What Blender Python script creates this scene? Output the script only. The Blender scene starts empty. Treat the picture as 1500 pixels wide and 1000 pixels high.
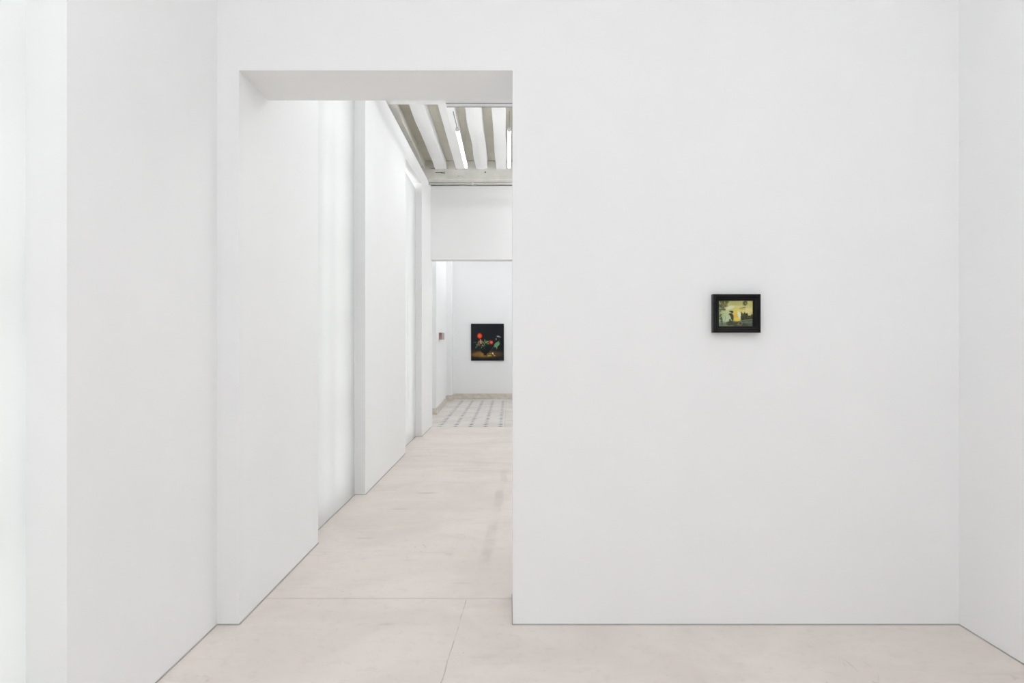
import bpy, bmesh, math, random
from mathutils import Vector, noise
random.seed(4)
SC = bpy.context.scene
COL = SC.collection
PI = math.pi

# ------------------------------------------------------------------ helpers
def lin(c):
    return tuple(((v/255.0)/12.92 if v/255.0 <= .04045 else ((v/255.0+.055)/1.055)**2.4) for v in c) + (1.0,)

def bx(bm, x0, x1, y0, y1, z0, z1):
    vs = [bm.verts.new(p) for p in ((x0,y0,z0),(x1,y0,z0),(x1,y1,z0),(x0,y1,z0),(x0,y0,z1),(x1,y0,z1),(x1,y1,z1),(x0,y1,z1))]
    for f in ((0,3,2,1),(4,5,6,7),(0,1,5,4),(1,2,6,5),(2,3,7,6),(3,0,4,7)):
        bm.faces.new([vs[i] for i in f])
    return vs

def hexa(bm, pts):
    """eight points: bottom ring then top ring"""
    vs = [bm.verts.new(p) for p in pts]
    for f in ((0,3,2,1),(4,5,6,7),(0,1,5,4),(1,2,6,5),(2,3,7,6),(3,0,4,7)):
        bm.faces.new([vs[i] for i in f])

def tube(bm, a, b, r, n=16, caps=True, r2=None):
    a = Vector(a); b = Vector(b); d = (b-a).normalized()
    up = Vector((0,0,1)) if abs(d.z) < .9 else Vector((1,0,0))
    u = d.cross(up).normalized(); v = d.cross(u)
    r2 = r if r2 is None else r2
    A = [bm.verts.new(a + (u*math.cos(2*PI*i/n)+v*math.sin(2*PI*i/n))*r) for i in range(n)]
    B = [bm.verts.new(b + (u*math.cos(2*PI*i/n)+v*math.sin(2*PI*i/n))*r2) for i in range(n)]
    for i in range(n):
        f = bm.faces.new((A[i], A[(i+1)%n], B[(i+1)%n], B[i])); f.smooth = True
    if caps:
        bm.faces.new(A[::-1]); bm.faces.new(B)

def obj(name, bm, m, parent=None):
    bmesh.ops.recalc_face_normals(bm, faces=bm.faces)
    me = bpy.data.meshes.new(name); bm.to_mesh(me); bm.free()
    me.materials.append(m)
    o = bpy.data.objects.new(name, me); COL.objects.link(o)
    if parent is not None: o.parent = parent
    return o

def struct(name, bm, m, parent=None):
    o = obj(name, bm, m, parent)
    if parent is None: o['kind'] = 'structure'
    return o

def tag(o, label, cat, group=None):
    o['label'] = label; o['category'] = cat
    if group: o['group'] = group
    return o

def thing(name, label, cat, loc=(0,0,0), group=None):
    o = bpy.data.objects.new(name, None); COL.objects.link(o); o.location = loc
    o.empty_display_size = .05
    return tag(o, label, cat, group)

def dup(root, loc, label, group=None):
    r = root.copy(); COL.objects.link(r); r.location = loc
    r['label'] = label
    if group: r['group'] = group
    for ch in list(root.children):
        c = ch.copy(); COL.objects.link(c); c.parent = r
        for g in list(ch.children):
            d = g.copy(); COL.objects.link(d); d.parent = c
    return r

# ------------------------------------------------------------------ materials
class NT:
    def __init__(s, name):
        s.m = bpy.data.materials.new(name); s.m.use_nodes = True
        s.t = s.m.node_tree; s.b = s.t.nodes['Principled BSDF']
        s.tc = s.t.nodes.new('ShaderNodeTexCoord')
        s.geo = s.t.nodes.new('ShaderNodeNewGeometry')
        s.P = s.geo.outputs['Position']
    def n(s, typ, **kw):
        x = s.t.nodes.new(typ)
        for k, v in kw.items(): setattr(x, k, v)
        return x
    def link(s, a, b): s.t.links.new(a, b)
    def val(s, sock, v):
        if hasattr(v, 'is_output') or isinstance(v, bpy.types.NodeSocket): s.link(v, sock)
        else: sock.default_value = v
    def math(s, op, a, b=0.0, c=0.0, clamp=False):
        x = s.n('ShaderNodeMath', operation=op, use_clamp=clamp)
        s.val(x.inputs[0], a); s.val(x.inputs[1], b)
        if op in ('MULTIPLY_ADD', 'SMOOTH_MIN', 'COMPARE'): s.val(x.inputs[2], c)
        return x.outputs[0]
    def mapr(s, v, a, b, c=0.0, d=1.0, smooth=True):
        x = s.n('ShaderNodeMapRange'); x.interpolation_type = 'SMOOTHSTEP' if smooth else 'LINEAR'
        s.val(x.inputs[0], v); x.inputs[1].default_value = a; x.inputs[2].default_value = b
        x.inputs[3].default_value = c; x.inputs[4].default_value = d
        return x.outputs[0]
    def noise(s, scale, detail=3, rough=.5, stretch=(1,1,1), off=(0,0,0), dist=0):
        mp = s.n('ShaderNodeMapping'); s.link(s.P, mp.inputs[0])
        mp.inputs['Scale'].default_value = stretch; mp.inputs['Location'].default_value = off
        x = s.n('ShaderNodeTexNoise'); s.link(mp.outputs[0], x.inputs['Vector'])
        x.inputs['Scale'].default_value = scale; x.inputs['Detail'].default_value = detail
        x.inputs['Roughness'].default_value = rough; x.inputs['Distortion'].default_value = dist
        return x.outputs['Fac']
    def mix(s, f, a, b):
        x = s.n('ShaderNodeMix', data_type='RGBA')
        s.val(x.inputs[0], f); s.val(x.inputs[6], a); s.val(x.inputs[7], b)
        return x.outputs[2]
    def bump(s, h, strength, dist=.002):
        x = s.n('ShaderNodeBump'); x.inputs['Strength'].default_value = strength
        x.inputs['Distance'].default_value = dist
        s.link(h, x.inputs['Height']); s.link(x.outputs[0], s.b.inputs['Normal'])

def plain(name, c, rough=.6, metal=0.0, spec=.5):
    t = NT(name); t.b.inputs['Base Color'].default_value = c
    t.b.inputs['Roughness'].default_value = rough; t.b.inputs['Metallic'].default_value = metal
    t.b.inputs['Specular IOR Level'].default_value = spec
    return t.m

def plaster(name, c1, c2, bump=.25):
    t = NT(name)
    a = t.noise(.55, 3, .55, (1,1,.45))
    b = t.noise(5, 4, .6)
    f = t.math('ADD', t.math('MULTIPLY', a, .75), t.math('MULTIPLY', b, .25))
    f = t.mapr(f, .35, .65)
    t.link(t.mix(f, c1, c2), t.b.inputs['Base Color'])
    t.b.inputs['Roughness'].default_value = .85
    t.b.inputs['Specular IOR Level'].default_value = .15
    h = t.math('ADD', t.math('MULTIPLY', t.noise(2.2, 3, .5), 2.5), t.math('MULTIPLY', t.noise(55, 3, .6), .25))
    t.bump(h, bump, .004)
    return t.m

M = {}
M['wall'] = plaster('white_wall_paint', (.864,.867,.870,1), (.882,.885,.888,1))
M['gap_shade'] = plain('grey_gap_shade', (.42,.42,.39,1), .8)  # grey of the strip drawn for the shadow gap under the walls

def concrete():
    t = NT('beige_screed')
    sep = t.n('ShaderNodeSeparateXYZ'); t.link(t.P, sep.inputs[0])
    X, Y = sep.outputs[0], sep.outputs[1]
    base = t.mix(t.mapr(t.noise(1.3, 4, .6, dist=.6), .32, .68), (.725,.658,.615,1), (.80,.733,.687,1))
    # trowelled streaks across the room
    base = t.mix(t.mapr(t.noise(2.0, 5, .62, (.35,1.6,1), (3,7,0), .8), .52, .74, 0, .5), base, (.60,.545,.505,1))
    base = t.mix(t.mapr(t.noise(2.4, 4, .55, (.5,1.3,1), (11,2,0), .5), .56, .74, 0, .55), base, (.80,.735,.675,1))
    base = t.mix(t.mapr(t.noise(14, 5, .7), .5, .78, 0, .35), base, (.55,.50,.47,1))
    # pin holes and scuffs
    base = t.mix(t.mapr(t.noise(60, 2, .5), .735, .76, 0, .45), base, (.30,.27,.25,1))
    base = t.mix(t.mapr(t.noise(9, 3, .6, (1,.35,1), (5,5,0), 1.5), .70, .74, 0, .30), base, (.42,.39,.37,1))
    # old worn track along the hall
    cx = t.math('MULTIPLY_ADD', Y, .034, -.305)
    cx = t.math('ADD', cx, t.math('MULTIPLY', t.math('SUBTRACT', t.noise(2.2, 2), .5), .10))
    d = t.math('ABSOLUTE', t.math('SUBTRACT', X, cx))
    band = t.mapr(d, .02, .055, 1, 0)
    band = t.math('MULTIPLY', band, t.mapr(Y, 4.0, 4.5)); band = t.math('MULTIPLY', band, t.mapr(Y, 7.2, 8.2, 1, 0))
    band = t.math('MULTIPLY', band, t.mapr(t.noise(2.6, 3, .6, (1,.6,1), (2,1,0)), .40, .62, .15, 1))
    base = t.mix(t.math('MULTIPLY', band, .45), base, (.50,.45,.41,1))
    # a few single stains
    for (sx, sy, rx, ry, k) in ((-.78,6.55,.16,.06,.45),(-.52,7.7,.14,.05,.25),(-1.05,5.0,.10,.04,.28),(-.95,5.9,.14,.035,.35),(-.40,4.62,.05,.05,.25),(-.62,3.45,.06,.03,.3),(-.28,4.05,.10,.03,.2)):
        ux = t.math('DIVIDE', t.math('SUBTRACT', X, sx), rx); uy = t.math('DIVIDE', t.math('SUBTRACT', Y, sy), ry)
        rr = t.math('SQRT', t.math('ADD', t.math('MULTIPLY', ux, ux), t.math('MULTIPLY', uy, uy)))
        rr = t.math('ADD', rr, t.math('MULTIPLY', t.noise(18, 3), .9))
        base = t.mix(t.mapr(rr, .6, 1.4, k, 0), base, (.44,.41,.39,1))
    # screed joints: one across the threshold, one hairline running toward the viewer
    jn = t.math('MULTIPLY', t.math('SUBTRACT', t.noise(7, 3), .5), .012)
    j1 = t.mapr(t.math('ABSOLUTE', t.math('SUBTRACT', t.math('ADD', Y, jn), 3.802)), .004, .012, 1, 0)
    j1 = t.math('MULTIPLY', j1, t.mapr(t.noise(6, 3, .7), .3, .6, .35, 1))
    j2x = t.math('MULTIPLY_ADD', Y, .050, -.425)
    j2 = t.mapr(t.math('ABSOLUTE', t.math('SUBTRACT', t.math('ADD', X, jn), j2x)), .0012, .004, 1, 0)
    j2 = t.math('MULTIPLY', j2, t.mapr(Y, 3.79, 3.81, 1, 0))
    j2 = t.math('MULTIPLY', j2, t.mapr(t.noise(9, 3, .7, off=(4,0,0)), .35, .6, .15, 1))
    j = t.math('MAXIMUM', t.math('MULTIPLY', j1, .3), t.math('MULTIPLY', j2, .55))
    base = t.mix(j, base, (.30,.27,.25,1))
    t.link(base, t.b.inputs['Base Color'])
    t.b.inputs['Roughness'].default_value = .62
    t.b.inputs['Specular IOR Level'].default_value = .3
    t.bump(t.math('ADD', t.noise(3, 4, .6), t.math('MULTIPLY', j, -.6)), .12, .003)
    return t.m
M['screed'] = concrete()

def tiles():
    t = NT('stone_cabochon_tiles')
    sep = t.n('ShaderNodeSeparateXYZ'); t.link(t.P, sep.inputs[0])
    X, Y = sep.outputs[0], sep.outputs[1]
    s = .265
    gx = t.math('PINGPONG', t.math('ADD', X, 1.21 + 4*s), s/2)      # distance to grid line
    gy = t.math('PINGPONG', t.math('ADD', Y, -12.05), s/2)
    # cabochon diamonds at grid corners
    dia = t.mapr(t.math('ADD', gx, gy), .052, .060, 1, 0)
    joint = t.mapr(t.math('MINIMUM', gx, gy), .0015, .0035, 1, 0)
    field = t.math('MULTIPLY', t.mapr(X, -1.262, -1.258), t.mapr(X, -.075, -.071, 1, 0))
    field = t.math('MULTIPLY', field, t.mapr(Y, 17.9, 17.91, 1, 0))
    tone = t.mapr(t.noise(1.6, 3, .6, (1,1,1)), .35, .65)
    stone = t.mix(tone, (.62,.575,.53,1), (.72,.67,.615,1))
    grey = t.mix(tone, (.64,.605,.57,1), (.72,.685,.645,1))
    base = t.mix(field, stone, grey)
    worn = t.mapr(t.noise(1.1, 2, .5, off=(6,0,0)), .30, .60, .6, 1)
    base = t.mix(t.math('MULTIPLY', t.math('MULTIPLY', dia, field), worn), base, (.115,.125,.135,1))
    base = t.mix(t.math('MULTIPLY', t.math('MULTIPLY', joint, field), .35), base, (.30,.29,.28,1))
    # plain slabs around the field
    px = t.math('PINGPONG', t.math('ADD', X, 8.0), .3); py = t.math('PINGPONG', t.math('ADD', Y, -12.05), .9)
    pj = t.mapr(t.math('MINIMUM', py, 9.0), .004, .010, 1, 0)
    edge = t.mapr(t.math('MINIMUM', t.math('ABSOLUTE', t.math('ADD', X, 1.26)), t.math('ABSOLUTE', t.math('ADD', X, .073))), .002, .006, 1, 0)
    pj = t.math('MAXIMUM', t.math('MULTIPLY', pj, t.math('SUBTRACT', 1.0, field)), edge)
    base = t.mix(t.math('MULTIPLY', pj, .5), base, (.32,.29,.27,1))
    t.link(base, t.b.inputs['Base Color'])
    t.b.inputs['Roughness'].default_value = .5; t.b.inputs['Specular IOR Level'].default_value = .3
    return t.m
M['tiles'] = tiles()

def stone_skirt():
    t = NT('travertine_skirting')
    c = t.mix(t.mapr(t.noise(7, 4, .6, (1,1,2)), .3, .7), (.60,.55,.49,1), (.74,.69,.62,1))
    t.link(c, t.b.inputs['Base Color']); t.b.inputs['Roughness'].default_value = .6
    return t.m
M['skirt'] = stone_skirt()

def oldpaint(name, c1, c2, crack, amt):
    t = NT(name)
    c = t.mix(t.mapr(t.noise(2.5, 4, .6, (1,.4,1)), .35, .65), c1, c2)
    cr = t.mapr(t.noise(5, 5, .7, (.5,3.0,3.0), (2,3,1), 1.0), .655, .675, 0, amt)
    c = t.mix(cr, c, crack)
    t.link(c, t.b.inputs['Base Color']); t.b.inputs['Roughness'].default_value = .7
    t.b.inputs['Specular IOR Level'].default_value = .2
    t.bump(t.noise(16, 4, .6, (1,.3,1)), .5, .006)
    return t.m
M['joist'] = oldpaint('painted_joist_wood', (.84,.845,.85,1), (.88,.885,.885,1), (.45,.43,.40,1), .10)
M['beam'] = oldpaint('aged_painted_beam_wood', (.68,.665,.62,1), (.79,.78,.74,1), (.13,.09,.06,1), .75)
M['boards'] = plaster('cream_ceiling_boards', (.60,.575,.50,1), (.68,.66,.59,1), .3)
M['metal'] = plain('grey_metal', (.33,.33,.34,1), .4, .6)
M['whitemetal'] = plain('white_enamel', (.74,.74,.735,1), .4)
M['cable'] = plain('grey_cable', (.30,.30,.31,1), .6)
M['iron'] = plain('rusty_iron', (.05,.035,.025,1), .8)

def emis(name, c, s):
    m = bpy.data.materials.new(name); m.use_nodes = True
    t = m.node_tree; b = t.nodes['Principled BSDF']
    b.inputs['Base Color'].default_value = (.9,.9,.9,1)
    b.inputs['Emission Color'].default_value = c; b.inputs['Emission Strength'].default_value = s
    return m
M['fill_tube_gallery'] = emis('added_gallery_tube', (.948,.978,1,1), 37)  # tube of the added gallery lamps
M['tube_hall'] = emis('lit_hall_tube', (.948,.978,1,1), 9)
M['fill_tube_near'] = emis('added_near_hall_tube', (.948,.978,1,1), 29)  # this and the next two serve the added right-hand hall lamps
M['fill_tube_mid'] = emis('added_mid_hall_tube', (.948,.978,1,1), 11)
M['fill_tube_end'] = emis('added_end_hall_tube', (.948,.978,1,1), 22)
M['fill_tube_far'] = emis('added_far_tube', (.948,.978,1,1), 43)  # tube of the added far-room lamps

def screen(name, f):
    m = bpy.data.materials.new(name); m.use_nodes = True
    t = m.node_tree; t.nodes.clear()
    o = t.nodes.new('ShaderNodeOutputMaterial'); mx = t.nodes.new('ShaderNodeMixShader')
    d = t.nodes.new('ShaderNodeBsdfDiffuse'); r = t.nodes.new('ShaderNodeBsdfTranslucent')
    d.inputs[0].default_value = (.86,.862,.865,1); r.inputs[0].default_value = (.80,.80,.80,1)
    mx.inputs[0].default_value = f
    t.links.new(d.outputs[0], mx.inputs[1]); t.links.new(r.outputs[0], mx.inputs[2]); t.links.new(mx.outputs[0], o.inputs[0])
    return m
M['screen'] = screen('translucent_white_screen', .42)
M['fill_sheer'] = screen('fill_window_sheer', .7)  # fabric of the added right-hall windows, passes extra daylight
M['screen_light'] = screen('light_white_screen', .54)
def glass():
    m = bpy.data.materials.new('window_glass'); m.use_nodes = True
    t = m.node_tree; t.nodes.clear()
    o = t.nodes.new('ShaderNodeOutputMaterial'); mx = t.nodes.new('ShaderNodeMixShader')
    d = t.nodes.new('ShaderNodeBsdfTransparent'); r = t.nodes.new('ShaderNodeBsdfGlossy')
    d.inputs[0].default_value = (.93,.95,.94,1); r.inputs['Roughness'].default_value = .02
    mx.inputs[0].default_value = .06
    t.links.new(d.outputs[0], mx.inputs[1]); t.links.new(r.outputs[0], mx.inputs[2]); t.links.new(mx.outputs[0], o.inputs[0])
    return m
M['glass'] = glass()

# ------------------------------------------------------------------ the place (metres; camera stands at x=0 y=0 z=1.4 and looks along +y)
EYE = 1.4
YA, YB = 3.44, 3.86                 # wall between gallery and hall
XL, XH, XR = -1.471, -1.3605, 2.269 # near left wall, hall left wall, near right wall
OX, OZ = .019, 2.793                # right edge and head of the opening
XO = -1.95                          # outer face of the facade
YE, YF = 11.9, 12.14                # wall at the end of the hall
YW = 18.4                           # far wall
HR = 2.45                           # hall right wall
BACK = -5.0
CZ = 4.50                           # ceiling boards

# floors
bm = bmesh.new(); bx(bm, XO, 2.75, BACK-.2, YE+.02, -.15, 0); struct('floor', bm, M['screed'])
bm = bmesh.new(); bx(bm, -2.6, 2.75, YE+.02, YW+.3, -.15, 0); struct('floor', bm, M['tiles'])

# gallery walls
def window(n, xs, x_out, y0, y1, ztop, bulge=0.0, sd=1, gap=.17, yf=None):
    """window in a niche: root is the frame, with glazing bars, panes and a translucent screen"""
    xf = xs - gap*sd; ys = y1
    if yf: y1 = yf
    bm = bmesh.new(); w = .06
    bx(bm, xf, xf+w*sd, y0, y0+w, .05, ztop); bx(bm, xf, xf+w*sd, y1-w, y1, .05, ztop)
    bx(bm, xf, xf+w*sd, y0+w, y1-w, .0, .12); bx(bm, xf, xf+w*sd, y0+w, y1-w, ztop-w, ztop)
    ym = (y0+y1)/2
    bx(bm, xf, xf+w*sd, ym-.05, ym+.05, .12, ztop-w)
    root = struct('window_%d' % n, bm, M['whitemetal'])
    bm = bmesh.new(); k = 5; h = (ztop-w-.12)/k
    for i in range(1, k):
        z = .12+h*i
        for (a, b) in ((y0+w, ym-.05), (ym+.05, y1-w)):
            bx(bm, xf+.01*sd, xf+.05*sd, a, b, z-.018, z+.018)
    obj('glazing_bar', bm, M['whitemetal'], root)
    bm = bmesh.new(); bx(bm, xf+.026*sd, xf+.032*sd, y0+w, y1-w, .12, ztop-w)
    obj('pane', bm, M['glass'], root)
    bm = bmesh.new(); N = 40; row = []
    e = .004
    for i in range(N+1):
        z = .004+(ztop-.008)*i/N
        dx = -bulge*math.exp(-((z-1.1)/.75)**2)
        row.append([bm.verts.new((xs+dx+q, yy, z)) for q in (0, -.003*sd) for yy in (y0+e, ys+(.35 if yf else -e))])
    for i in range(N):
        a, b = row[i], row[i+1]
        bm.faces.new((a[0],a[1],b[1],b[0])).smooth = True; bm.faces.new((a[2],b[2],b[3],a[3])).smooth = True
        bm.faces.new((a[0],b[0],b[2],a[2])); bm.faces.new((a[1],a[3],b[3],b[1]))
    obj('screen', bm, M['screen_light' if n == 1 else 'screen' if sd > 0 else 'fill_sheer'], root)['label'] = 'taut white translucent fabric screen'
    return root

def wall_with_niches(name, xf, x_out, y0, y1, niches, zt0, zt1):
    """solid wall with window niches from the floor; niches = (ya, yb, top_a, top_b)"""
    bm = bmesh.new(); y = y0
    zt = lambda v: zt0+(zt1-zt0)*(v-y0)/(y1-y0)
    def block(a, b, za, zb):
        hexa(bm, [(x_out,a,za),(xf,a,za),(xf,b,zb),(x_out,b,zb),(x_out,a,zt(a)),(xf,a,zt(a)),(xf,b,zt(b)),(x_out,b,zt(b))])
    for (a, b, ta, tb) in niches:
        block(y, a, 0, 0); block(a, b, ta, tb); y = b
    block(y, y1, 0, 0)
    return struct(name, bm, M['wall'])

N0 = (.62, 2.272); N1 = (4.868, 6.464); N2 = (8.98, 10.66)
wall_with_niches('wall_left', XL, XO, BACK, YA, [(N0[0], 2.80, 3.86, 3.86)], CZ, CZ)
bm = bmesh.new(); bx(bm, -1.608, XL, N0[1], 2.80, 0, 3.86); struct('wall_left', bm, M['wall'])
window(1, -1.611, XO, N0[0], N0[1], 3.86, bulge=.012, gap=.20, yf=2.80)
# hall facade, with the slightly sloping top of its lining
wall_with_niches('wall_left_hall', XH, XO, YA, YE, [(N1[0], N1[1], 3.82, 3.83), (N2[0], N2[1], 3.878, 3.955)], 4.03, 4.207)
window(2, -1.460, XO, N1[0], N1[1], 3.82)
window(3, -1.457, XO, N2[0], N2[1], 3.87)
bm = bmesh.new(); bx(bm, XO, XO+.1, YA, YE+.02, 4.0, CZ); struct('wall_left_upper', bm, M['boards'])

bm = bmesh.new()
bx(bm, OX, 2.75, YA, YB, 0, CZ)
bx(bm, XH, OX, YA, YB, OZ, CZ)
bx(bm, XO, XH, YA, YB, 4.0, CZ)
struct('wall_front', bm, M['wall'])
bm = bmesh.new(); bx(bm, XR, 2.55, BACK, YA, 0, CZ); struct('wall_right', bm, M['wall'])
bm = bmesh.new(); bx(bm, XO, 2.75, BACK-.2, BACK, 0, CZ); struct('wall_back', bm, M['wall'])
wall_with_niches('wall_right_hall', HR, 2.95, YB, YE, [(4.868,6.464,3.82,3.82),(8.98,10.66,3.87,3.87)], CZ, CZ)
window(4, HR+.10, 2.95, 4.868, 6.464, 3.82, sd=-1)  # unseen window added to light the left hall wall evenly
window(5, HR+.10, 2.95, 8.98, 10.66, 3.87, sd=-1)  # second unseen window added for side light in the hall
# end wall of the hall: lintel over a wide opening, pier on the right
bm = bmesh.new()
bx(bm, -1.95, HR+.3, YE, YF, 2.922, 4.206)
bx(bm, -1.95, HR+.3, YE+.12, YF, 4.206, CZ)
bx(bm, 1.1, HR+.3, YE, YF, 0, 2.922)
bx(bm, -1.95, XH-.002, YE, YF, 0, 2.922)
struct('wall_end_hall', bm, M['wall'])
# far room
bm = bmesh.new()
hexa(bm, [(-2.0,14.1,0),(-1.502,14.1,0),(-1.570,16.87,0),(-2.0,16.87,0),(-2.0,14.1,CZ),(-1.502,14.1,CZ),(-1.570,16.87,CZ),(-2.0,16.87,CZ)])
bx(bm, -2.0, -1.625, 16.87, 17.86, 0, CZ)
bx(bm, -2.0, -1.500, 17.86, YW, 0, CZ)
bx(bm, -2.2, -1.95, YF, 14.1, 0, CZ)
bx(bm, -2.2, -2.0, 14.1, YW+.2, 0, CZ)
struct('wall_left_far', bm, M['wall'])
bm = bmesh.new(); bx(bm, -2.0, 2.75, YW, YW+.2, 0, CZ); struct('wall_far', bm, M['wall'])
bm = bmesh.new(); bx(bm, 2.5, 2.75, YF, YW, 0, CZ); struct('wall_right_far', bm, M['wall'])
bm = bmesh.new(); bx(bm, -2.2, 2.75, YF+.05, YW+.2, CZ, CZ+.1); struct('ceiling_far', bm, M['wall'])
# ceilings
bm = bmesh.new(); bx(bm, XO, 2.75, BACK-.2, YB, CZ, CZ+.1); struct('ceiling', bm, M['wall'])
bm = bmesh.new(); bx(bm, XO, 2.75, YB, YF+.05, CZ, CZ+.1); struct('ceiling_hall', bm, M['boards'])

# thin grey strip painted for the shadow gap at the wall foot, stone skirting in the far room
def foot_strip(name, segs, h=.0055, d=.004, mat=None):
    bm = bmesh.new()
    for (x0, y0, x1, y1) in segs:
        a = Vector((x0,y0)); b = Vector((x1,y1)); t = (b-a).normalized(); nn = Vector((t.y,-t.x))*d
        hexa(bm, [(a.x-nn.x,a.y-nn.y,0),(b.x-nn.x,b.y-nn.y,0),(b.x+nn.x,b.y+nn.y,0),(a.x+nn.x,a.y+nn.y,0),
                  (a.x-nn.x,a.y-nn.y,h),(b.x-nn.x,b.y-nn.y,h),(b.x+nn.x,b.y+nn.y,h),(a.x+nn.x,a.y+nn.y,h)])
    return struct(name, bm, mat or M['gap_shade'])
foot_strip('shadow_strip_left', [(XL,N0[1],XL,YA),(XL,YA,XH,YA)])
foot_strip('shadow_strip_left_hall', [(XH,YA,XH,N1[0]),(-1.46,N1[0],-1.46,N1[1]),(-1.46,N1[1],XH,N1[1]),(XH,N1[1],XH,N2[0]),(-1.457,N2[0],-1.457,N2[1]),(-1.457,N2[1],XH,N2[1]),(XH,N2[1],XH,YE)], .006, .005)
foot_strip('shadow_strip_front', [(OX,YA,XR,YA),(OX,YA,OX,YB)])
foot_strip('shadow_strip_right', [(XR,YA,XR,BACK)])
def skirt(name, segs, h=.14, d=.018):
    return foot_strip(name, segs, h, d, M['skirt'])
skirt('baseboard_left_far', [(-1.72,14.1,-1.502,14.1),(-1.502,14.09,-1.570,16.88),(-1.625,16.87,-1.625,17.86),(-1.625,17.86,-1.50,17.86),(-1.50,17.85,-1.50,YW)])
skirt('baseboard_far', [(-1.5,YW,2.5,YW)], .145)

# ------------------------------------------------------------------ ceiling timber of the hall
def timber(name, x0, x1, y0, y1, z0, z1, mat, seed, along='y', wob=.010):
    bm = bmesh.new(); N = 70
    prof = [(0,0),(.25,-.004),(.5,-.006),(.75,-.004),(1,0),(1.0,.5),(1,1),(0,1),(0,.5)]
    rings = []
    for i in range(N+1):
        s = i/N
        r = []
        for k, (u, v) in enumerate(prof):
            if along == 'y':
                p = Vector((x0+(x1-x0)*u, y0+(y1-y0)*s, z0+(z1-z0)*max(v,0)+min(v,0)))
                q = Vector((seed*7.3+u*1.1, p.y*1.15, v*1.3))
                if v < .9: p.x += noise.noise(q)*wob*1.6 + noise.noise(q*4.0)*wob*.35
                if v < .1: p.z += noise.noise(q+Vector((9,2,5)))*wob*.9
            else:
                p = Vector((x0+(x1-x0)*s, y0+(y1-y0)*u, z0+(z1-z0)*max(v,0)+min(v,0)))
                q = Vector((p.x*1.0, seed*5.1+u*1.7, v*2.0))
                if v < .9 and 0 < s < 1: p.y += noise.noise(q)*wob; p.z += noise.noise(q+Vector((3,8,1)))*wob*.7
            r.append(bm.verts.new(p))
        rings.append(r)
    n = len(prof)
    for i in range(N):
        for k in range(n):
            bm.faces.new((rings[i][k], rings[i+1][k], rings[i+1][(k+1)%n], rings[i][(k+1)%n]))
    bm.faces.new(rings[0]); bm.faces.new(rings[-1][::-1])
    return obj(name, bm, mat)
JX = [(-1.60,-1.395),(-1.222,-1.043),(-.874,-.686),(-.545,-.351),(-.212,-.044),(.115,.29),(.455,.63),(.79,.97),(1.13,1.31),(1.47,1.65),(1.81,1.99),(2.15,2.33)]
JL = ['ceiling joist tight over the top of the left hall wall, shaded grey underneath',
      'white ceiling joist left of the left lamp, next to the shaded one by the wall',
      'wavy white ceiling joist that the left hanging lamp tube runs beneath',
      'white ceiling joist midway between the two hanging lamp tubes',
      'white ceiling joist just left of the lamp tube at the opening edge',
      'white ceiling joist just right of the lamp tube at the opening edge',
      'white ceiling joist second to the right of the right lamp tube',
      'white ceiling joist third to the right of the right lamp tube',
      'white ceiling joist fourth to the right of the right lamp tube',
      'white ceiling joist third from the right wall of the hall',
      'white ceiling joist second from the right wall of the hall',
      'white ceiling joist nearest the right wall of the hall']
for i, (a, b) in enumerate(JX):
    tag(timber('ceiling_joist', a, b, YB, 11.40, 4.36, CZ, M['joist'] if i else M['beam'], i+1), JL[i], 'joist', 'painted joists of the hall ceiling')  # joist by the wall in darker beam paint, its shade put into the colour
tag(timber('ceiling_beam', -1.85, HR, 7.30, 7.76, 4.155, 4.49, M['joist'], 31, 'x', .006), 'white cross beam under the joists, just behind the opening head', 'beam', 'cross beams of the hall ceiling')
far_beam = tag(timber('ceiling_beam', -1.85, HR, 11.36, 11.62, 4.19, 4.495, M['beam'], 37, 'x', .008), 'cracked aged white cross beam where the joists end above the end wall', 'beam', 'cross beams of the hall ceiling')
bm = bmesh.new(); tube(bm, (-.394,11.345,4.305), (-.394,11.372,4.305), .011, 12)
obj('iron_nail', bm, M['iron'], far_beam)['label'] = 'dark iron nail head'
bm = bmesh.new(); bx(bm, -1.22,-1.10,11.350,11.362,4.300,4.304); bx(bm,-1.075,-1.070,11.350,11.362,4.275,4.315); bx(bm,-1.13,-1.07,11.350,11.362,4.292,4.296)
obj('crack', bm, M['iron'], far_beam)
bm = bmesh.new(); bx(bm, -1.85, HR, 11.62, YE+.12, 4.24, 4.50); struct('trim_1', bm, M['beam'])

# pipe under the far beam with its clamp
p = thing('ceiling_pipe', 'thin pale pipe clamped along the foot of the aged end beam', 'pipe', (0,11.56,4.165))
bm = bmesh.new(); tube(bm, (-1.36,0,0), (HR,0,0), .020, 14); obj('pipe_run', bm, M['whitemetal'], p)
for xx in (-.615, .9):
    bm = bmesh.new(); tube(bm, (xx-.02,0,0), (xx+.02,0,0), .030, 14)
    obj('clamp', bm, M['beam'], p)
bm = bmesh.new(); bx(bm, -.622, -.606, -.226, -.214, .025, .10); obj('strap', bm, M['beam'], p)
# surface rail under the near beam
p = thing('lighting_track', 'long pale rail fixed across the underside of the near ceiling beam', 'track', (0,7.62,4.10))
bm = bmesh.new(); bx(bm, -.70, HR, -.05, .06, 0, .060); obj('housing', bm, M['whitemetal'], p)
bm = bmesh.new(); bx(bm, -.70, HR, .056, .064, -.006, .004); bx(bm, -.70, HR, -.052, -.046, -.004, .004); obj('slot', bm, M['metal'], p)

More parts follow.
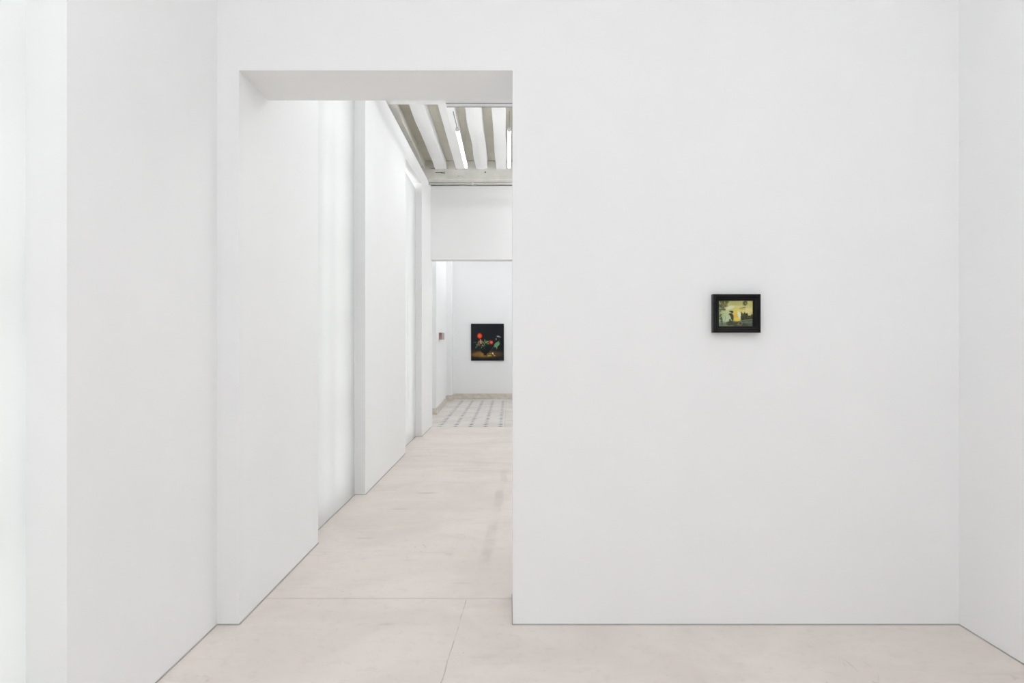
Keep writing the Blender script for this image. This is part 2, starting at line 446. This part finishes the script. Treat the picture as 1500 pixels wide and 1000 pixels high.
# ------------------------------------------------------------------ lamps
def lamp(label, loc, length, ceil, mat, feed=.55, group='hanging lamp tubes'):
    o = thing('tube_lamp', label, 'lamp', loc, group)
    bm = bmesh.new(); n = 16; r = .0205
    tube(bm, (0,.03,0), (0,length-.03,0), r, n); obj('lamp_tube', bm, M[mat], o)
    for a, b in ((0,.03),(length-.03,length)):
        bm = bmesh.new(); tube(bm, (0,a,0), (0,b,0), .0215, n); obj('end_cap', bm, M['whitemetal'], o)
    bm = bmesh.new(); bx(bm, -.012, .012, .02, length-.02, .017, .034); obj('housing', bm, M['whitemetal'], o)
    h = ceil-loc[2]
    for yy in (.25, length-.25):
        bm = bmesh.new(); tube(bm, (0,yy,.03), (0,yy,h), .0010, 6, False); obj('suspension_wire', bm, M['metal'], o)
    bm = bmesh.new(); tube(bm, (0,-feed,.016), (0,.0,.016), .005, 8); obj('power_cable', bm, M['cable'], o)
    return o
ZL = 3.9
l1 = lamp('left of the two lit hanging tube lamps under the hall joists', (-.595,7.85,ZL), 1.65, 4.5, 'tube_hall')
dup(l1, (.004,7.85,ZL), 'lit hanging tube lamp cut by the right edge of the opening')
dup(l1, (-.595,4.75,ZL), 'added unseen tube lamp just past the opening, left of its row')  # this lamp and the next are unseen, added to brighten the near hall
dup(l1, (.004,4.75,ZL), 'added unseen tube lamp just past the opening, centre of the doorway')
lr = None  # unseen lamps added on the right to fill the hall with even light
for y, yl in ((4.75,'just past the opening wall'),(7.85,'level with the visible pair'),(10.1,'before the end wall')):
    for x, lab in ((.75,'left of three'),(1.3,'middle of three'),(1.85,'right of three')):
        lb = 'added unseen tube lamp, right side of hall, %s, %s' % (yl, lab)
        if lab.startswith('left'): lr = lamp(lb, (x,y,ZL), 1.65, 4.5, 'fill_tube_near' if y < 6 else 'fill_tube_mid' if y < 9 else 'fill_tube_end')
        else: dup(lr, (x,y,ZL if y < 9 else ZL), lb)
k = 0
names = ['by the left wall near the opening wall','at mid-room near the opening wall','by the right wall near the opening wall',
         'by the left wall behind the viewer','at mid-room behind the viewer','by the right wall behind the viewer']
lg = None  # unseen gallery lamps, added to light the near room evenly
for y in (-.4, -3.6):
    for x in (-.75, .4, 1.55):
        lb = 'added unseen tube lamp of the gallery, '+names[k]; k += 1
        if lg is None: lg = lamp(lb, (x,y,ZL), 1.65, 4.5, 'fill_tube_gallery', group='added gallery tube lamps')
        else: dup(lg, (x,y,ZL), lb)
lf = lamp('added unseen tube lamp of the far room, nearer left of four', (-.6,12.9,ZL), 1.65, 4.5, 'fill_tube_far', .3, 'added far room tube lamps')  # four unseen lamps added to brighten the far room
dup(lf, (1.1,12.9,ZL), 'added unseen tube lamp of the far room, nearer right of four')
dup(lf, (-.6,15.8,ZL), 'added unseen tube lamp of the far room, farther left of four')
dup(lf, (1.1,15.8,ZL), 'added unseen tube lamp of the far room, farther right of four')

# ------------------------------------------------------------------ pictures
def rgb(h): return tuple(int(h[i:i+2],16) for i in (0,2,4))
def nz(x, y, s=0.0): return noise.noise(Vector((x, y, s)))
def fb(x, y, s=0.0): return nz(x,y,s)*.6+nz(x*2.1,y*2.1,s+3)*.3+nz(x*4.3,y*4.3,s+7)*.15
def mixc(a, b, t):
    t = max(0, min(1, t)); return tuple(a[i]+(b[i]-a[i])*t for i in range(3))
def sst(a, b, x):
    t = max(0, min(1, (x-a)/(b-a))) if a != b else (1 if x > a else 0); return t*t*(3-2*t)
def ell(u, v, cx, cy, rx, ry, soft=.25, rot=0.0):
    dx, dy = u-cx, v-cy; c, s = math.cos(rot), math.sin(rot)
    a, b = (dx*c+dy*s)/rx, (-dx*s+dy*c)/ry
    return 1-sst(1-soft, 1+soft, math.sqrt(a*a+b*b))
def seg(u, v, x0, y0, x1, y1, w):
    dx, dy = x1-x0, y1-y0; L = dx*dx+dy*dy
    t = max(0, min(1, ((u-x0)*dx+(v-y0)*dy)/L)); d = math.hypot(u-x0-dx*t, v-y0-dy*t)
    return 1-sst(w*.6, w*1.2, d)

def landscape(u, v):
    """u right 0..1, v down 0..1 (visible picture inside the frame)"""
    n = fb(u*9, v*9, 1)
    m2 = fb(u*34, v*26, 9)
    c = mixc((176,184,124), (205,200,128), sst(.2,1.0,u)+n*.5)
    c = mixc(c, (164,184,132), sst(.35,.75,v)*(1-sst(.35,.55,u))*.9)
    c = mixc(c, (214,210,160), max(0, fb(u*5+3, v*7, 4))*1.2)
    c = mixc(c, (222,224,188), ell(u,v,.34,.27,.14,.06,.6,-.35)*.9)
    c = mixc(c, (222,218,178), ell(u,v,.28,.42,.12,.09,.8)*.4)
    c = mixc(c, (228,214,140), ell(u,v,.86,.38,.16,.09,.7,-.2)*.8)
    c = mixc(c, (180,172,88), ell(u,v,.6,.14,.3,.06,.9,.1)*.5*(1+n))
    c = mixc(c, (120,126,78), max(0, m2)*.55)
    c = mixc(c, (226,226,186), max(0, -m2)*.45)
    # glowing centre
    c = mixc(c, (226,204,104), ell(u,v,.55,.48,.17,.22,.6)*.75)
    c = mixc(c, (222,184,60), ell(u+m2*.03,v,.50,.60,.05,.19,.6,.05)*.9)
    c = mixc(c, (232,200,84), ell(u,v,.55,.72,.09,.08,.5)*.85)
    c = mixc(c, (224,224,196), ell(u,v,.61,.56,.045,.15,.4,-.25))
    c = mixc(c, (228,222,190), ell(u,v,.66,.63,.035,.07,.5))
    c = mixc(c, (196,214,180), ell(u,v,.24,.70,.11,.16,.6)*.6)
    c = mixc(c, (214,224,200), ell(u,v,.36,.70,.03,.10,.5)*.9)
    # hill right
    hill = .78-.06*sst(.6,1,u)
    c = mixc(c, (84,92,78), sst(hill-.015, hill+.015, v)*sst(.55,.66,u))
    c = mixc(c, (122,132,112), ell(u,v,.82,.84,.17,.05,.8,-.1)*.55*(1+n))
    # foreground dark mound
    m = .90-.11*ell(u,v,.42,v,.26,1,.9)
    c = mixc(c, (66,68,48), sst(m-.03, m+.02, v+n*.05)*sst(.12,.3,u)*(1-sst(.72,.92,u))*.95)
    c = mixc(c, (148,158,128), sst(.93,.97,v+n*.03)*(1-sst(.38,.5,u)))
    c = mixc(c, (92,100,84), sst(.95,1.0,v))
    # bushes right
    top = .47+.035*math.sin(u*46)+.10*nz(u*17,0,5)+.14*sst(.84,.9,u)-.09*sst(.93,.97,u)
    bush = sst(top-.02, top+.02, v)*(1-sst(hill-.03, hill+.01, v))*sst(.635,.665,u+n*.03)
    c = mixc(c, mixc((40,42,26),(88,90,60),.5+n*1.2+m2*1.5), bush)
    # small trees left of centre
    for (x,y,rx,ry) in ((.375,.42,.06,.03),(.40,.45,.035,.035),(.36,.53,.05,.035),(.39,.585,.055,.05),(.40,.66,.045,.06),(.415,.73,.03,.04),(.34,.76,.03,.05),(.35,.82,.02,.04)):
        c = mixc(c, (52,56,40), ell(u+n*.03,v+n*.03,x,y,rx,ry,.4)*.93)
    # tall tree far left
    for (x,y,r) in ((.10,.03,.05),(.13,.08,.06),(.08,.16,.045),(.05,.22,.05),(.16,.18,.05),(.21,.14,.04),(.24,.08,.035),(.22,.21,.04),(.12,.25,.04),(.25,.04,.04),(.07,.34,.03),(.14,.33,.045),(.18,.36,.03),(.05,.40,.025)):
        q = nz(u*38, v*30, x*50)
        cc = (84,84,46) if y < .12 else (120,92,52) if x > .13 and y < .26 else (74,88,60)
        c = mixc(c, cc, ell(u+m2*.03,v+m2*.03,x,y,r*1.35,r*1.1,.5)*(.72+q*1.1))
    c = mixc(c, (70,78,56), seg(u,v,.045,.3,.055,.62,.007)*.85)
    for (x,y,r) in ((.07,.55,.03),(.04,.60,.03),(.08,.64,.028),(.05,.69,.03),(.10,.72,.03),(.09,.80,.03)):
        c = mixc(c, (64,78,58), ell(u+n*.04,v,x,y,r,r*.9,.6)*.85)
    c = mixc(c, (58,64,52), seg(u,v,.10,.66,.11,.95,.014)*.9)
    c = mixc(c, (86,94,86), ell(u,v,.10,.90,.10,.07,.8)*.75)
    c = mixc(c, (104,112,84), seg(u,v,.205,.60,.19,.82,.006)*.8)
    # palm-like crowns right
    c = mixc(c, (74,76,40), ell(u+n*.03,v+n*.04,.77,.09,.062,.10,.45)*.9)
    c = mixc(c, (196,196,150), ell(u,v,.785,.10,.014,.022,.6)*.8)
    c = mixc(c, (100,86,44), ell(u,v,.735,.27,.045,.02,.5)*.85)
    c = mixc(c, (140,112,64), ell(u+n*.05,v+n*.05,.66,.30,.05,.05,.7)*.45)
    c = mixc(c, (150,136,80), seg(u,v,.77,.19,.755,.44,.005)*.7)
    # pale circle of brushwood at the foot of the hill
    d = abs(math.hypot((u-.635), (v-.88)*.75)-.05)
    c = mixc(c, (158,156,110), (1-sst(.004,.012,d))*.8)
    c = mixc(c, (134,134,94), ell(u+n*.05,v+n*.03,.57,.92,.05,.03,.7)*.7)
    return c

def still_life(u, v):
    n = fb(u*7, v*7, 2)
    c = mixc((22,25,30), (27,28,33), .5+n)
    c = mixc(c, (30,22,26), ell(u,v,.02,.5,.06,.6,.8)*.5)
    # table light pool
    pool = ell(u,v,.45,.825,.52,.098,.42)
    col = mixc((92,66,34), (150,112,52), ell(u,v,.30,.84,.30,.07,.9))
    c = mixc(c, col, pool*(.9+n*.25))
    c = mixc(c, (60,42,26), ell(u,v,.03,.75,.10,.05,.8)*.6)
    # vase
    vase = ell(u,v,.445,.71,.125,.115,.12)
    w = .105*(1-sst(.74,.84,v))+.03
    body = (1-sst(w-.01,w+.01,abs(u-.435)))*sst(.66,.68,v)*(1-sst(.835,.845,v))
    c = mixc(c, (20,20,25), max(vase*(1-sst(.76,.80,v)), body))
    c = mixc(c, (19,18,20), ell(u,v,.43,.845,.055,.014,.3))
    # stems and leaves
    for (a,b,x,y,w,k) in ((.43,.62,.27,.38,.006,0),(.43,.62,.12,.51,.006,0),(.30,.53,.14,.66,.008,1),(.42,.60,.41,.42,.010,1),(.44,.60,.60,.50,.007,0),
                          (.36,.50,.28,.47,.008,2),(.34,.52,.20,.58,.007,2),(.36,.58,.30,.68,.006,1),(.40,.58,.47,.47,.009,1),(.48,.55,.56,.46,.010,1),(.50,.52,.58,.56,.008,1),
                          (.22,.47,.34,.47,.007,2),(.24,.52,.27,.60,.008,2),(.08,.505,.14,.505,.012,3),(.14,.66,.17,.60,.012,1),(.38,.62,.42,.68,.006,1)):
        cc = ((52,70,50),(72,124,84),(190,150,110),(60,96,84))[k]
        c = mixc(c, cc, seg(u,v,a,b,x,y,w)*(.75 if k else .6))
    for (x,y,rx,ry,cc) in ((.29,.44,.018,.02,(206,200,180)),(.27,.47,.05,.012,(196,140,96)),(.23,.52,.03,.03,(196,92,64)),(.30,.51,.022,.035,(214,196,170)),(.25,.56,.02,.02,(150,60,44)),
                           (.35,.585,.025,.02,(132,170,96)),(.37,.51,.025,.022,(120,150,80)),(.46,.50,.028,.03,(150,158,84)),(.51,.48,.02,.018,(206,176,90)),(.55,.49,.022,.03,(84,140,92)),
                           (.42,.46,.016,.035,(84,140,100)),(.33,.47,.02,.018,(200,120,96)),(.40,.545,.018,.015,(196,80,60)),(.19,.57,.02,.04,(64,130,96)),(.32,.64,.015,.02,(100,140,110)),
                           (.49,.53,.02,.02,(60,110,70)),(.53,.545,.015,.02,(190,150,80)),(.38,.60,.02,.02,(80,120,84))):
        c = mixc(c, cc, ell(u,v,x,y,rx,ry,.5,x*9)*.85)
    # red flowers
    c = mixc(c, (116,24,16), ell(u,v,.265,.335,.076,.078,.35))
    c = mixc(c, (238,74,40), ell(u+n*.01,v+n*.01,.265,.33,.066,.066,.25))
    c = mixc(c, (250,96,30), ell(u,v,.26,.33,.03,.03,.6)*.8)
    c = mixc(c, (120,26,20), ell(u,v,.615,.505,.06,.062,.4)*.9)
    a = math.atan2(v-.51,u-.62); r = math.hypot(u-.62,(v-.505)); pr = .045+.010*math.cos(a*6)
    c = mixc(c, (232,82,64), 1-sst(pr-.008,pr+.008,r))
    c = mixc(c, (246,140,116), ell(u,v,.62,.50,.018,.018,.7)*.6)
    # bird: tail, body, neck, pale cap, bill, legs
    c = mixc(c, (48,66,60), seg(u,v,.72,.60,.625,.70,.013)*.85)
    g = mixc((70,120,84),(128,176,128),.5+nz(u*40,v*40,3)*1.4)
    c = mixc(c, g, ell(u,v,.785,.565,.105,.058,.18,-.62))
    c = mixc(c, (98,146,104), ell(u,v,.845,.51,.035,.045,.3))
    c = mixc(c, (110,152,104), ell(u,v,.785,.645,.018,.035,.4))
    c = mixc(c, (34,50,46), seg(u,v,.865,.50,.862,.40,.020)*.9)
    c = mixc(c, (118,132,140), ell(u,v,.835,.348,.058,.022,.4,.15))
    c = mixc(c, (168,178,182), ell(u,v,.825,.342,.03,.010,.6,.1)*.9)
    c = mixc(c, (128,140,140), ell(u,v,.885,.362,.028,.010,.5,.35))
    c = mixc(c, (24,30,30), ell(u,v,.80,.385,.03,.02,.5))
    c = mixc(c, (196,186,140), ell(u,v,.765,.42,.009,.028,.4))
    c = mixc(c, (92,104,84), seg(u,v,.77,.66,.765,.715,.005)*.8); c = mixc(c, (92,104,84), seg(u,v,.795,.66,.79,.70,.005)*.5)
    # pale crumbs on the table
    c = mixc(c, (222,206,124), seg(u,v,.51,.87,.615,.868,.007))
    c = mixc(c, (232,224,176), ell(u,v,.66,.80,.022,.020,.4)); c = mixc(c, (240,236,206), ell(u,v,.665,.80,.010,.010,.5))
    c = mixc(c, (216,204,136), seg(u,v,.66,.82,.70,.85,.007)); c = mixc(c, (210,200,140), ell(u,v,.72,.868,.018,.007,.5)); c = mixc(c, (190,170,84), ell(u,v,.585,.815,.03,.012,.5)*.7)
    return c

def painted(name, nx, ny, w, h, func, parent, yoff, rough=.45, spec=.3):
    """flat picture surface facing -y, colours carried by the paint itself"""
    bm = bmesh.new(); lay = bm.verts.layers.float_color.new('paint')
    g = []
    for j in range(ny+1):
        r = []
        for i in range(nx+1):
            u, v = i/nx, j/ny
            vt = bm.verts.new(((u-.5)*w, yoff, (.5-v)*h)); vt[lay] = lin(func(u, v)); r.append(vt)
        g.append(r)
    for j in range(ny):
        for i in range(nx): bm.faces.new((g[j][i], g[j+1][i], g[j+1][i+1], g[j][i+1]))
    me = bpy.data.meshes.new(name); bm.to_mesh(me); bm.free()
    t = NT(name+'_paint'); at = t.n('ShaderNodeAttribute', attribute_name='paint')
    t.link(at.outputs['Color'], t.b.inputs['Base Color']); t.b.inputs['Roughness'].default_value = rough
    t.b.inputs['Specular IOR Level'].default_value = spec
    me.materials.append(t.m)
    o = bpy.data.objects.new(name, me); COL.objects.link(o); o.parent = parent
    return o

# small framed landscape on the gallery wall
M['ebony'] = plain('black_frame_lacquer', (.006,.006,.007,1), .35, 0, .22)
pic = thing('framed_painting', 'small yellow-green landscape painting in a black moulded frame on the white wall', 'painting', (1.138,YA,1.5675), 'hung paintings')
W, H = .236, .1925
def frame_profile():
    bm = bmesh.new()
    # (inset from outer edge, distance from wall)
    prof = [(0,0),(0,.034),(.002,.038),(.007,.0405),(.010,.0395),(.012,.036),(.018,.033),(.022,.031),(.0235,.0275),(.029,.0255),(.0315,.022),(.0325,.014),(.0325,0)]
    rings = []
    for (a, d) in prof:
        rings.append([bm.verts.new((sx*(W/2-a), -d, sz*(H/2-a))) for sx, sz in ((-1,-1),(1,-1),(1,1),(-1,1))])
    for i in range(len(prof)):
        A, B = rings[i], rings[(i+1)%len(prof)]
        for k in range(4): bm.faces.new((A[k], A[(k+1)%4], B[(k+1)%4], B[k]))
    return bm
obj('frame', frame_profile(), M['ebony'], pic)
painted('canvas', 190, 140, W-.062, H-.062, landscape, pic, -.013)
bm = bmesh.new(); bx(bm, -.09, .09, -.012, -.0005, -.068, .068); obj('backing', bm, M['ebony'], pic)

# dark still life on the far wall
PW, PH = .884, .995
pic2 = thing('painting', 'large dark still life of red flowers beside a green bird on the far wall', 'painting', (-.578,YW-.0,1.4+(508-501)/1000*YW), 'hung paintings')
painted('canvas', 200, 224, PW, PH, still_life, pic2, -.036, .5, .2)
bm = bmesh.new(); bx(bm, -PW/2, PW/2, -.035, -.001, -PH/2, PH/2); obj('stretcher', bm, plain('dark_canvas_edge', (.018,.014,.016,1), .7), pic2)

# tiny pinkish work on the side wall of the far room
M['pink'] = None
def pinkmat():
    t = NT('rose_brown_paint'); g = t.n('ShaderNodeSeparateXYZ'); t.link(t.tc.outputs['Object'], g.inputs[0])
    f = t.mapr(g.outputs[2], -.07, .07)
    f2 = t.mapr(g.outputs[0], .0, .03)
    c = t.mix(f, (.44,.24,.185,1), (.21,.125,.125,1)); c = t.mix(t.math('SUBTRACT', 1.0, f2), c, (.42,.27,.25,1))
    t.link(c, t.b.inputs['Base Color']); return t.m
yy = 14.78; xw = -1.502-.068*(yy-14.1)/2.77
art = thing('painted_block', 'tiny pink and grey block painting on the side wall left of the dark still life', 'painting', (xw+.0,yy,1.4+16*yy/1000), None)
bm = bmesh.new(); bx(bm, 0, .066, 0, .30, -.073, .073); obj('pink_side', bm, pinkmat(), art)
bm = bmesh.new(); bx(bm, .0665, .0735, -.001, .30, -.074, .074); obj('rim', bm, plain('pale_pink_rim', (.72,.58,.56,1), .7), art)
bm = bmesh.new(); bx(bm, .074, .082, 0, .42, -.073, .073); obj('face', bm, plain('grey_rose_face', (.42,.38,.39,1), .7), art)

# ------------------------------------------------------------------ daylight outside, camera, view
wd = bpy.data.worlds.new('daylight'); SC.world = wd; wd.use_nodes = True
wd.node_tree.nodes['Background'].inputs[0].default_value = (.985,.978,.978,1)
wd.node_tree.nodes['Background'].inputs[1].default_value = 4.0
cam = bpy.data.cameras.new('camera'); co = bpy.data.objects.new('camera', cam); COL.objects.link(co)
co.location = (0,0,EYE); co.rotation_euler = (PI/2,0,0)
cam.sensor_width = 36; cam.lens = 24; cam.clip_start = .05; cam.clip_end = 100
cam.shift_x = (750-745.5)/1500; cam.shift_y = (508-500)/1500
SC.camera = co
SC.cycles.max_bounces = 16; SC.cycles.diffuse_bounces = 10
vs = SC.view_settings
vs.view_transform = 'Standard'; vs.look = 'None'; vs.gamma = 1; vs.use_curve_mapping = False
vs.exposure = -0.14
